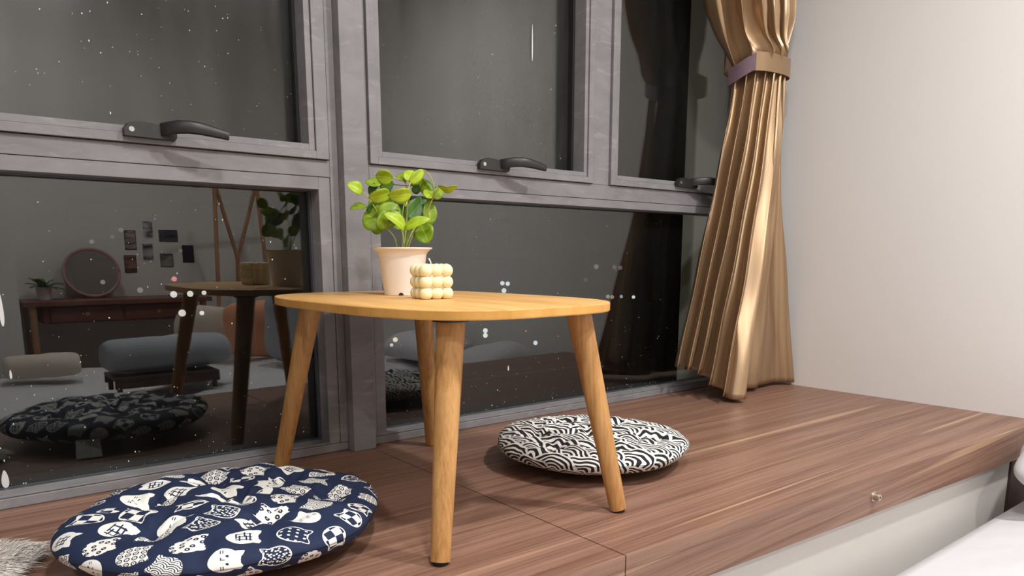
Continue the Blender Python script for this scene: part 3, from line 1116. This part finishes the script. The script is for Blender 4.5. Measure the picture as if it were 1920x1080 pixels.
for j in range(NV):
    v = j / (NV - 1)                      # 0 hem .. 1 top
    if v < TIEV:
        t = v / TIEV
        te = t ** .8
        wv = 1 - te ** 1.25
        amp = .016 + .018 * (1 - t) ** .7
    else:
        t = (v - TIEV) / (1 - TIEV)
    for i in range(NU):
        u = i / (NU - 1)
        # uneven spread of cloth
        if v < TIEV:
            a = interp(TIE, u); b_ = interp(HEM, u)
            k = 1 - (1 - t) ** 1.0
            # the bundle stays narrow for a while, then flares
            fl = (1 - t) ** 1.25
            p = a * (1 - fl) + b_ * fl
            p[2] = a[2] * t + b_[2] * (1 - t)
            ph = .16 * math.sin(3 * t + u * 5) + .03 * math.sin(19 * t + 9 * u)
            am = amp * (1 - .35 * abs(2 * u - 1) ** 4)
            if u > .74: am *= 1 - .65 * min(1, (u - .74) / .08) * (1 - t) ** .7
        else:
            a = interp(TIE, u); b_ = interp(TOP, u)
            fl = min(1, t) ** .62
            fl = t * .62 + (1 - (1 - t) ** 6) * .38 * (1 - t)
            p = a * (1 - fl) + b_ * fl
            p[2] = a[2] * (1 - t) + b_[2] * t
            ph = .07 * math.sin(4 * t + u * 4)
            am = .014 + .032 * min(1, t * 6)
            puff = math.exp(-((t - .045) / .03) ** 2)
            p[1] -= .018 * puff * math.sin(math.pi * u)
        # fold direction: out of the sheet
        q = interp(HEM if v < TIEV else TOP, min(1, u + .02)) - interp(HEM if v < TIEV else TOP, max(0, u - .02))
        nrm = np.array([q[1], -q[0], 0])
        nrm /= np.linalg.norm(nrm) + 1e-9
        nrm = nrm * .35 + np.array([0, -1, 0]) * .65
        f = pleat(u, ph, v < TIEV)
        p = p + nrm * am * f
        p[0] += am * .55 * math.cos(2 * math.pi * (wave_at(u, v < TIEV) + ph))
        p = p + nrm * .0018 * math.sin(38 * v + 7 * math.sin(5 * u) + 20 * u)
        p[0] = min(p[0], XW - .004)
        V.append(p)
        UVs.append((u, v))
fab = mk('fabric', V, grid_faces(NU, NV), M['satin'], cu, smooth=True, uv=UVs)
so = fab.modifiers.new('thickness', 'SOLIDIFY')
so.thickness = .0012
# tieback band: gold strap with a mauve fastening patch in front
def strap(name, a0, a1, w, mat, rx, ry, zt0, zt1, th=.002):
    n = 30
    V = []
    for i in range(n):
        s = i / (n - 1)
        a = a0 + (a1 - a0) * s
        zc = zt0 + (zt1 - zt0) * s
        for rr, dz in ((0, -w / 2), (0, w / 2), (th, w / 2), (th, -w / 2)):
            ca, sa = math.cos(a), math.sin(a)
            ca = math.copysign(abs(ca) ** .8, ca); sa = math.copysign(abs(sa) ** .8, sa)
            V.append((2.272 + (rx + rr) * ca, 1.520 + (ry + rr) * sa, zc + dz))
    Fc = []
    for i in range(n - 1):
        for k in range(4):
            k2 = (k + 1) % 4
            Fc.append((i * 4 + k, i * 4 + k2, (i + 1) * 4 + k2, (i + 1) * 4 + k))
    Fc += [(0, 1, 2, 3)[::-1], tuple((n - 1) * 4 + k for k in range(4))]
    return shade_auto(mk(name, V, Fc, mat, cu), 50)
bd = strap('tieback', math.radians(-140), math.radians(150), .058, M['satin'], .130, .080, 1.100, 1.112)
vp = strap('fastening_strap', math.radians(-190), math.radians(-136), .052, M['velcro'], .133, .083, 1.056, 1.100)
tag(vp, 'mauve fastening strap')
trk = MB().box(-1.9, 2.50, 1.49, 1.575, 2.11, ZC - .0005, .002).build('curtain_track', M['panel_white'], origin=(.3, 1.5, ZC))
tag(trk, 'white ceiling curtain track above the windows', 'curtain track')

# ================================================================== BED AND ROOM BEHIND
def hill(x, y, s):
    return (math.sin(3.1 * x + s) * math.sin(2.7 * y + 2 * s) + .5 * math.sin(7.3 * x + 2.3 * y + s) * math.sin(6.1 * y - 1.7 * x) + .22 * math.sin(19 * x + 11 * y + 3 * math.sin(4 * x)) * math.sin(5 * y + 2 * x))
BT = -.212
bed = empty('bed', (1.1, -.45, ZF), 'low double bed under white sheets beside the window seat', 'bed')
MB().box(-.15, 2.46, -1.50, .60, ZF + .002, ZF + .10, .01).build('bed_base', M['walnut_dark'], bed)
shade_auto(MB().box(-.12, 2.46, -1.48, .60, ZF + .101, BT, .03).build('mattress', M['fabric_white'], bed))
# duvet
def duvet(name, x0, x1, y0, y1, zb, amp, seed, mat, label, cat, nx=90, ny=80, droop=.02, extra=None):
    V = []
    for j in range(ny):
        for i in range(nx):
            x = x0 + (x1 - x0) * i / (nx - 1); y = y0 + (y1 - y0) * j / (ny - 1)
            ed = min(i, nx - 1 - i, (j) * 1.0, ny - 1 - j) / 8
            z = zb + .030 + amp * (.5 + .5 * hill(x * 1.6, y * 1.6, seed) / 1.5) * min(1, ed)
            if extra: z += extra(x, y)
            z -= droop * max(0, 1 - ed) ** 2
            V.append((x, y, max(z, zb + .002)))
    n = len(V)
    V += [(p[0], p[1], zb + .001) for p in V]
    Fc = grid_faces(nx, ny) + [tuple(i + n for i in f[::-1]) for f in grid_faces(nx, ny)]
    edge = list(range(nx)) + [j * nx + nx - 1 for j in range(1, ny)] + [(ny - 1) * nx + i for i in range(nx - 2, -1, -1)] + [j * nx for j in range(ny - 2, 0, -1)]
    for k in range(len(edge)):
        a0, a1 = edge[k], edge[(k + 1) % len(edge)]
        Fc.append((a1, a0, a0 + n, a1 + n))
    o = mk(name, V, Fc, mat, smooth=True, origin=((x0 + x1) / 2, (y0 + y1) / 2, zb))
    return tag(o, label, cat)
def lump(x, y):
    return .055 * math.exp(-((x - 1.40) / .05) ** 2 - ((y - .45) / .05) ** 2)
duvet('duvet', -.13, 2.46, -1.46, .635, BT, .055, 2.0, M['fabric_white'], 'rumpled white duvet spread over the bed', 'duvet', extra=lump)

def pillow(name, c, sx, sy, sz, rz, rx, mat, label, group=None, ry=0.0):
    NA, NP = 56, 26
    V = []
    R_ = Matrix.Rotation(rz, 3, 'Z') @ Matrix.Rotation(rx, 3, 'X') @ Matrix.Rotation(ry, 3, 'Y')
    for j in range(NP):
        ph = -math.pi / 2 + math.pi * j / (NP - 1)
        for i in range(NA):
            a = 2 * math.pi * i / NA
            ca, sa = math.cos(a), math.sin(a)
            n = 4.0
            k = (abs(ca) ** n + abs(sa) ** n) ** (-1 / n)
            rr = math.cos(ph) ** .55 * k
            pin = 1 - .35 * (abs(ca * sa) * 2) ** 2 * math.cos(ph) ** 2
            z = math.copysign(abs(math.sin(ph)) ** 1.1, ph) * pin
            x, y = rr * ca, rr * sa
            w = 1 + .03 * math.sin(5 * a + c[0] * 9) * math.cos(ph)
            V.append(R_ @ Vector((x * sx * w, y * sy * w, z * sz * (1 + .06 * math.sin(4 * x + 3 * y)))) + Vector(c))
    Fc = grid_faces(NA, NP, True)
    o = mk(name, V, Fc, mat, smooth=True, origin=c)
    return tag(o, label, 'pillow', group)
pillow('pillow', (2.262, .425, -.050), .185, .205, .085, .10, 0, M['fabric_white'], 'plump white pillow on the bed beside the window seat, nearest the right wall', 'bed pillows', ry=-.10)
pillow('pillow', (2.30, -.32, -.040), .175, .30, .085, -.05, 0, M['fabric_white'], 'white pillow lying farther along the right wall', 'bed pillows', ry=-.10)
pillow('pillow', (1.55, -1.04, .045), .20, .19, .07, .35, 1.15, M['fabric_peach'], 'peach pillow leaning up between the cream and grey pillows', 'bed pillows')
pillow('pillow', (1.70, -.72, .075), .22, .24, .075, .35, 1.2, M['fabric_grey'], 'pale grey pillow leaning in front of the peach pillow', 'bed pillows')
pillow('pillow', (1.30, -1.28, .030), .17, .17, .065, .2, 1.15, M['fabric_cream'], 'small cream pillow leaning at the far side of the bed', 'bed pillows')

# rolled blankets
def roll(name, c, L, r, rz, mat, label, squash=.85):
    NA, NL = 48, 40
    V = []
    R_ = Matrix.Rotation(rz, 3, 'Z')
    for i in range(NL):
        s = -1 + 2 * i / (NL - 1)
        k = (1 - abs(s) ** 14 * .35) * (1 + .05 * math.sin(3.4 * s + 1) - .06 * math.exp(-((s + .05) / .12) ** 2))
        for j in range(NA):
            a = 2 * math.pi * j / NA
            rr = r * k * (1 + .03 * math.sin(3 * a + 2 * s))
            V.append(R_ @ Vector((s * L / 2, rr * math.cos(a), max(-squash, math.sin(a)) * rr * squash)) + Vector(c))
    Fc = grid_faces(NA, NL, True)
    # spiral ends: stepped rings
    n0 = len(V)
    for side, i in ((-1, 0), (1, NL - 1)):
        prev = [i * NA + j for j in range(NA)]
        for st in range(1, 6):
            q = 1 - st / 6
            cur = []
            for j in range(NA):
                a = 2 * math.pi * j / NA
                cur.append(len(V))
                V.append(R_ @ Vector((side * (L / 2 - (.010 if st % 2 else .0)), r * .66 * q * math.cos(a), r * .66 * q * math.sin(a) * squash)) + Vector(c))
            for j in range(NA):
                j2 = (j + 1) % NA
                f = (prev[j], prev[j2], cur[j2], cur[j])
                Fc.append(f if side > 0 else f[::-1])
            prev = cur
        Fc.append(tuple(prev) if side > 0 else tuple(prev[::-1]))
    o = mk(name, V, Fc, mat, smooth=True, origin=c)
    return tag(o, label, 'blanket')
# bed tray with the big grey roll
tx0, tx1, ty0, ty1, tz = .60, 1.05, -.45, -.19, -.055
tray = empty('bed_tray', (.825, -.32, -.17), 'dark wooden bed tray with short legs carrying a grey rolled blanket', 'bed tray')
bt_z = -.152
MB().box(tx0, tx1, ty0, ty1, tz - .016, tz, .003).build('tray_top', M['walnut_dark'], tray)
MB().box(tx0, tx1, ty1 - .014, ty1, tz - .05, tz - .0165, .002).build('apron', M['walnut_dark'], tray)
MB().box(tx0, tx1, ty0, ty0 + .014, tz - .05, tz - .0165, .002).build('apron', M['walnut_dark'], tray)
for xx in (tx0 + .01, tx1 - .03):
    for yy in (ty0 + .015, ty1 - .035):
        MB().box(xx, xx + .02, yy, yy + .02, bt_z + .014, tz - .0165, .002).build('leg', M['walnut_dark'], tray)
roll('rolled_blanket', (.855, -.32, .030), .56, .098, -.04, M['fabric_grey'], 'thick grey rolled blanket lying on the bed tray')
roll('rolled_blanket', (.41, -.95, -.068), .33, .075, .12, M['fabric_cream'], 'small cream rolled blanket lying on the duvet')

# desk with round mirror, plant and prints on the wall behind
dk = empty('desk', (.9, -1.97, ZF), 'reddish brown wooden desk standing against the back wall', 'desk')
dz = .215
MB().box(.42, 1.50, -2.19, -1.78, dz - .03, dz, .004).build('desk_top', M['desk_wood'], dk)
MB().box(.52, 1.40, -2.17, -1.84, dz - .14, dz - .0305, .003).build('drawer_box', M['desk_wood'], dk)
for xx in (.56, .97):
    dr = MB().box(xx, xx + .39, -1.8395, -1.826, dz - .13, dz - .04, .003).build('drawer', M['desk_wood'], dk)
    MB().tube([(xx + .195, -1.826, dz - .085), (xx + .195, -1.808, dz - .085)], [.008, .013], 14).build('knob', M['pine'], dr)
for xx in (.47, 1.45):
    for yy in (-2.15, -1.82):
        MB().tube([(xx, yy, ZF + .001), (xx, yy, dz - .0305)], [.014, .022], 14).build('leg', M['pine'], dk)
mr = empty('round_mirror', (.843, -2.05, dz), 'round table mirror with pink rim leaning on the desk', 'mirror')
mcx, mcy, mcz, mrr = .843, -2.09, dz + .165, .160
rim = []
for k in range(49):
    a = 2 * math.pi * k / 48
    rim.append((mcx + mrr * math.cos(a), mcy - .05 * math.sin(a), mcz + mrr * .95 * math.sin(a)))
MB().tube(rim, .010, 10).build('rim', simple('rose_rim', lin(176, 128, 120), .4), mr, smooth=True)
V = [(mcx, mcy, mcz)] + rim[:-1]
mk('mirror_glass', V, [(0, (k + 1) % 48 + 1, k + 1) for k in range(48)], M['mirror'], mr)
V2 = [(p[0], p[1] - .006, p[2]) for p in V]
mk('backing', V2, [(0, k + 1, (k + 1) % 48 + 1) for k in range(48)], M['desk_wood'], mr)
MB().box(mcx - .06, mcx + .06, mcy - .03, mcy + .05, dz + .0005, dz + .014, .003).build('stand', M['desk_wood'], mr)
# little plant on the desk
sp = empty('potted_plant', (.56, -2.02, dz), 'small dark green plant in a white pot on the desk', 'plant')
shade_auto(MB().lathe((.56, -2.02, dz + .0005), [(0, 0), (.034, 0), (.044, .075), (.047, .078), (.041, .078), (.036, .06), (0, .06)]).build('pot', M['pot'], sp))
for k in range(16):
    a = k * 2.4
    el = .35 + .9 * rng.random()
    L = .11 + .05 * rng.random()
    b0 = Vector((.56, -2.02, dz + .07))
    dvec = Vector((math.cos(a) * math.cos(el), math.sin(a) * math.cos(el), math.sin(el)))
    sd = dvec.cross(Vector((0, 0, 1))).normalized()
    V = []
    for s in range(6):
        q = s / 5
        w = .024 * math.sin(math.pi * min(.98, q * .9 + .06)) ** .7
        c0 = b0 + dvec * (L * q) - Vector((0, 0, .05 * q * q))
        V += [c0 - sd * w, c0 + Vector((0, 0, -.004)), c0 + sd * w]
    V += [p - Vector((0, 0, .0012)) for p in V]
    g = grid_faces(3, 6)
    mk('leaf', V, g + [tuple(i + 18 for i in f[::-1]) for f in g], M['leaf_dark'], sp, smooth=True, uv=[(.3, .3)] * 36)

# photo prints
def print_mat(name, c0, c1, s):
    t = NT(name)
    co = t.mapping(t.coord(), (9, 9, 22), (s, s, s))
    f = t.noise(co, 1.6, 3)
    t.set(Base_Color=t.ramp(f, [(.35, c0), (.62, c1)]), Roughness=.35)
    return t.mat
PR = [(1.0735, 1.1455, .660, .528, (60, 50, 56), (190, 170, 168)), (1.188, 1.259, .727, .602, (62, 58, 70), (196, 190, 192)),
      (1.292, 1.415, .668, .586, (34, 30, 48), (92, 84, 104)), (1.176, 1.2515, .576, .456, (44, 40, 46), (190, 182, 184)),
      (1.438, 1.516, .564, .441, (24, 20, 36), (56, 48, 66)), (1.290, 1.374, .504, .411, (46, 42, 48), (150, 142, 142)), (1.060, 1.1365, .492, .373, (58, 34, 36), (160, 110, 100))]
PL = ['upper left one', 'top one of the middle column', 'wide one', 'lower one of the middle column', 'darkest one at the right', 'lower one under the wide print', 'reddish one at the lower left']
for k, ((x0, x1, z1, z0, c0, c1), nm) in enumerate(zip(PR, PL)):
    e = empty('photo_print', ((x0 + x1) / 2, YB, z0), 'photo print on the back wall, ' + nm, 'photo', 'prints above the desk')
    MB().box(x0, x1, YB + .0005, YB + .003, z0, z1).build('paper', M['tag'] if k in (1, 3) else M['rubber'], e)
    MB().box(x0 + .004, x1 - .004, YB + .0031, YB + .0038, z0 + .004, z1 - .004).build('picture', print_mat('print_picture', lin(*c0), lin(*c1), k * 1.7), e)

# wooden rack behind the bed
rk = empty('wooden_rack', (1.65, -1.75, ZF), 'pale wooden standing rack with crossed legs near the back wall', 'rack')
for pts in ([(1.47, -1.60, ZF + .005), (1.53, -1.66, 1.02)], [(1.88, -1.60, ZF + .005), (1.80, -1.66, 1.02)]):
    MB().tube(pts, .014, 12).build('post', M['pine'], rk)
MB().tube([(1.53, -1.66, .96), (1.665, -1.70, .46), (1.665, -1.72, ZF + .005)], .013, 12).build('brace', M['pine'], rk)
MB().tube([(1.80, -1.66, .96), (1.672, -1.735, .46), (1.70, -1.90, ZF + .005)], .013, 12).build('brace', M['pine'], rk)
MB().tube([(1.40, -1.66, .93), (1.93, -1.66, 1.0)], .013, 12).build('rail', M['pine'], rk)

# ================================================================== NIGHT CITY
def lit(px, py, dist):
    return at_depth(px, py, dist)
BL = [('distant_building', 58.0, [(325, 552, 12, (1, .97, .9)), (356, 551, 11, (1, .97, .9)), (382, 549, 8, (1, .95, .85)), (326, 523, 9, (1, .25, .25)), (341, 587, 13, (1, .9, .85)), (378, 587, 8, (1, .95, .9)), (262, 544, 10, (.22, .2, .2)),
                                   (192, 529, 8, (.26, .22, .21)), (171, 453, 8, (.13, .125, .12)), (226, 431, 8, (.11, .1, .1)), (210, 444, 7, (.06, .055, .055)), (338, 470, 7, (.08, .07, .07))], 'dark distant building with the white lit windows, seen through the left pane'),
      ('distant_building', 64.0, [(942, 531, 8, (.9, .95, 1)), (952, 532, 8, (.9, .95, 1)), (945, 545, 9, (.9, .95, 1)), (910, 620, 9, (1, 1, 1)), (910, 629, 9, (1, 1, 1)), (1004, 643, 8, (.9, .92, 1)),
                                  (741, 637, 9, (1, .8, .6)), (734, 647, 6, (.8, .7, .6))], 'dark distant building with the paired white windows, seen under the right transom'),
      ('distant_building', 96.0, [(1118, 500, 9, (.16, .16, .15)), (1152, 501, 8, (.1, .07, .07)), (1163, 502, 8, (.16, .1, .1)), (1140, 556, 7, (.35, .32, .25)), (1148, 557, 7, (.35, .3, .2)), (1165, 556, 6, (.4, .43, .48)), (1188, 557, 6, (1, 1, 1)), (1098, 525, 7, (.04, .05, .06))],
       'dark distant building with dim row of lit windows at the right')]
mats = {}
for nm, dist, wins, label in BL:
    P = np.array([lit(a, b_, dist) for a, b_, _, _ in wins])
    right = Vector((RT[0], RT[1], 0)); fwd = Vector((FW[0], FW[1], 0)).normalized()
    cen = P.mean(0)
    bl = empty(nm, (cen[0], cen[1], P[:, 2].min() - 14), label, 'building', 'night city')
    s = (P - cen) @ np.array(right)
    a0, a1 = s.min() - 3, s.max() + 3
    z0, z1 = P[:, 2].min() - 14, P[:, 2].max() + 2
    base = Vector((cen[0], cen[1], 0)) - fwd * (float(np.dot(cen, np.array(fwd))) - dist / math.cos(PITCH) * 1.0) * 0
    V = []
    for z in (z0, z1):
        for aa, dd in ((a0, 2.5), (a1, 2.5), (a1, 12), (a0, 12)):
            q = Vector((cen[0], cen[1], 0)) + right * aa + fwd * dd
            V.append((q.x, q.y, z))
    mk('wall', V, BOXF, M['ext_ground'], bl)
    for (a, b_, size, c3), p in zip(wins, P):
        key = tuple(c3)
        if key not in mats: mats[key] = emission('lit_window', (*c3, 1), .7)
        q = Vector(p)
        t_ = float((Vector((cen[0], cen[1], 0)) - Vector((p[0], p[1], 0))).dot(fwd)) + 2.35
        q = q + Vector(q - Vector(CP)) * (t_ / dist)
        r = size / 2 / F_PX * dist * 1.04
        V = []
        for dd in (0, .12):
            for k in range(14):
                an_ = 2 * math.pi * k / 14
                v = q + right * (r * math.cos(an_)) + Vector((0, 0, r * math.sin(an_))) + fwd * dd
                V.append(v)
        Fc = [tuple(range(14)), tuple(range(27, 13, -1))] + [(k, k + 14, (k + 1) % 14 + 14, (k + 1) % 14) for k in range(14)]
        mk('lit_window', V, Fc, mats[key], bl)
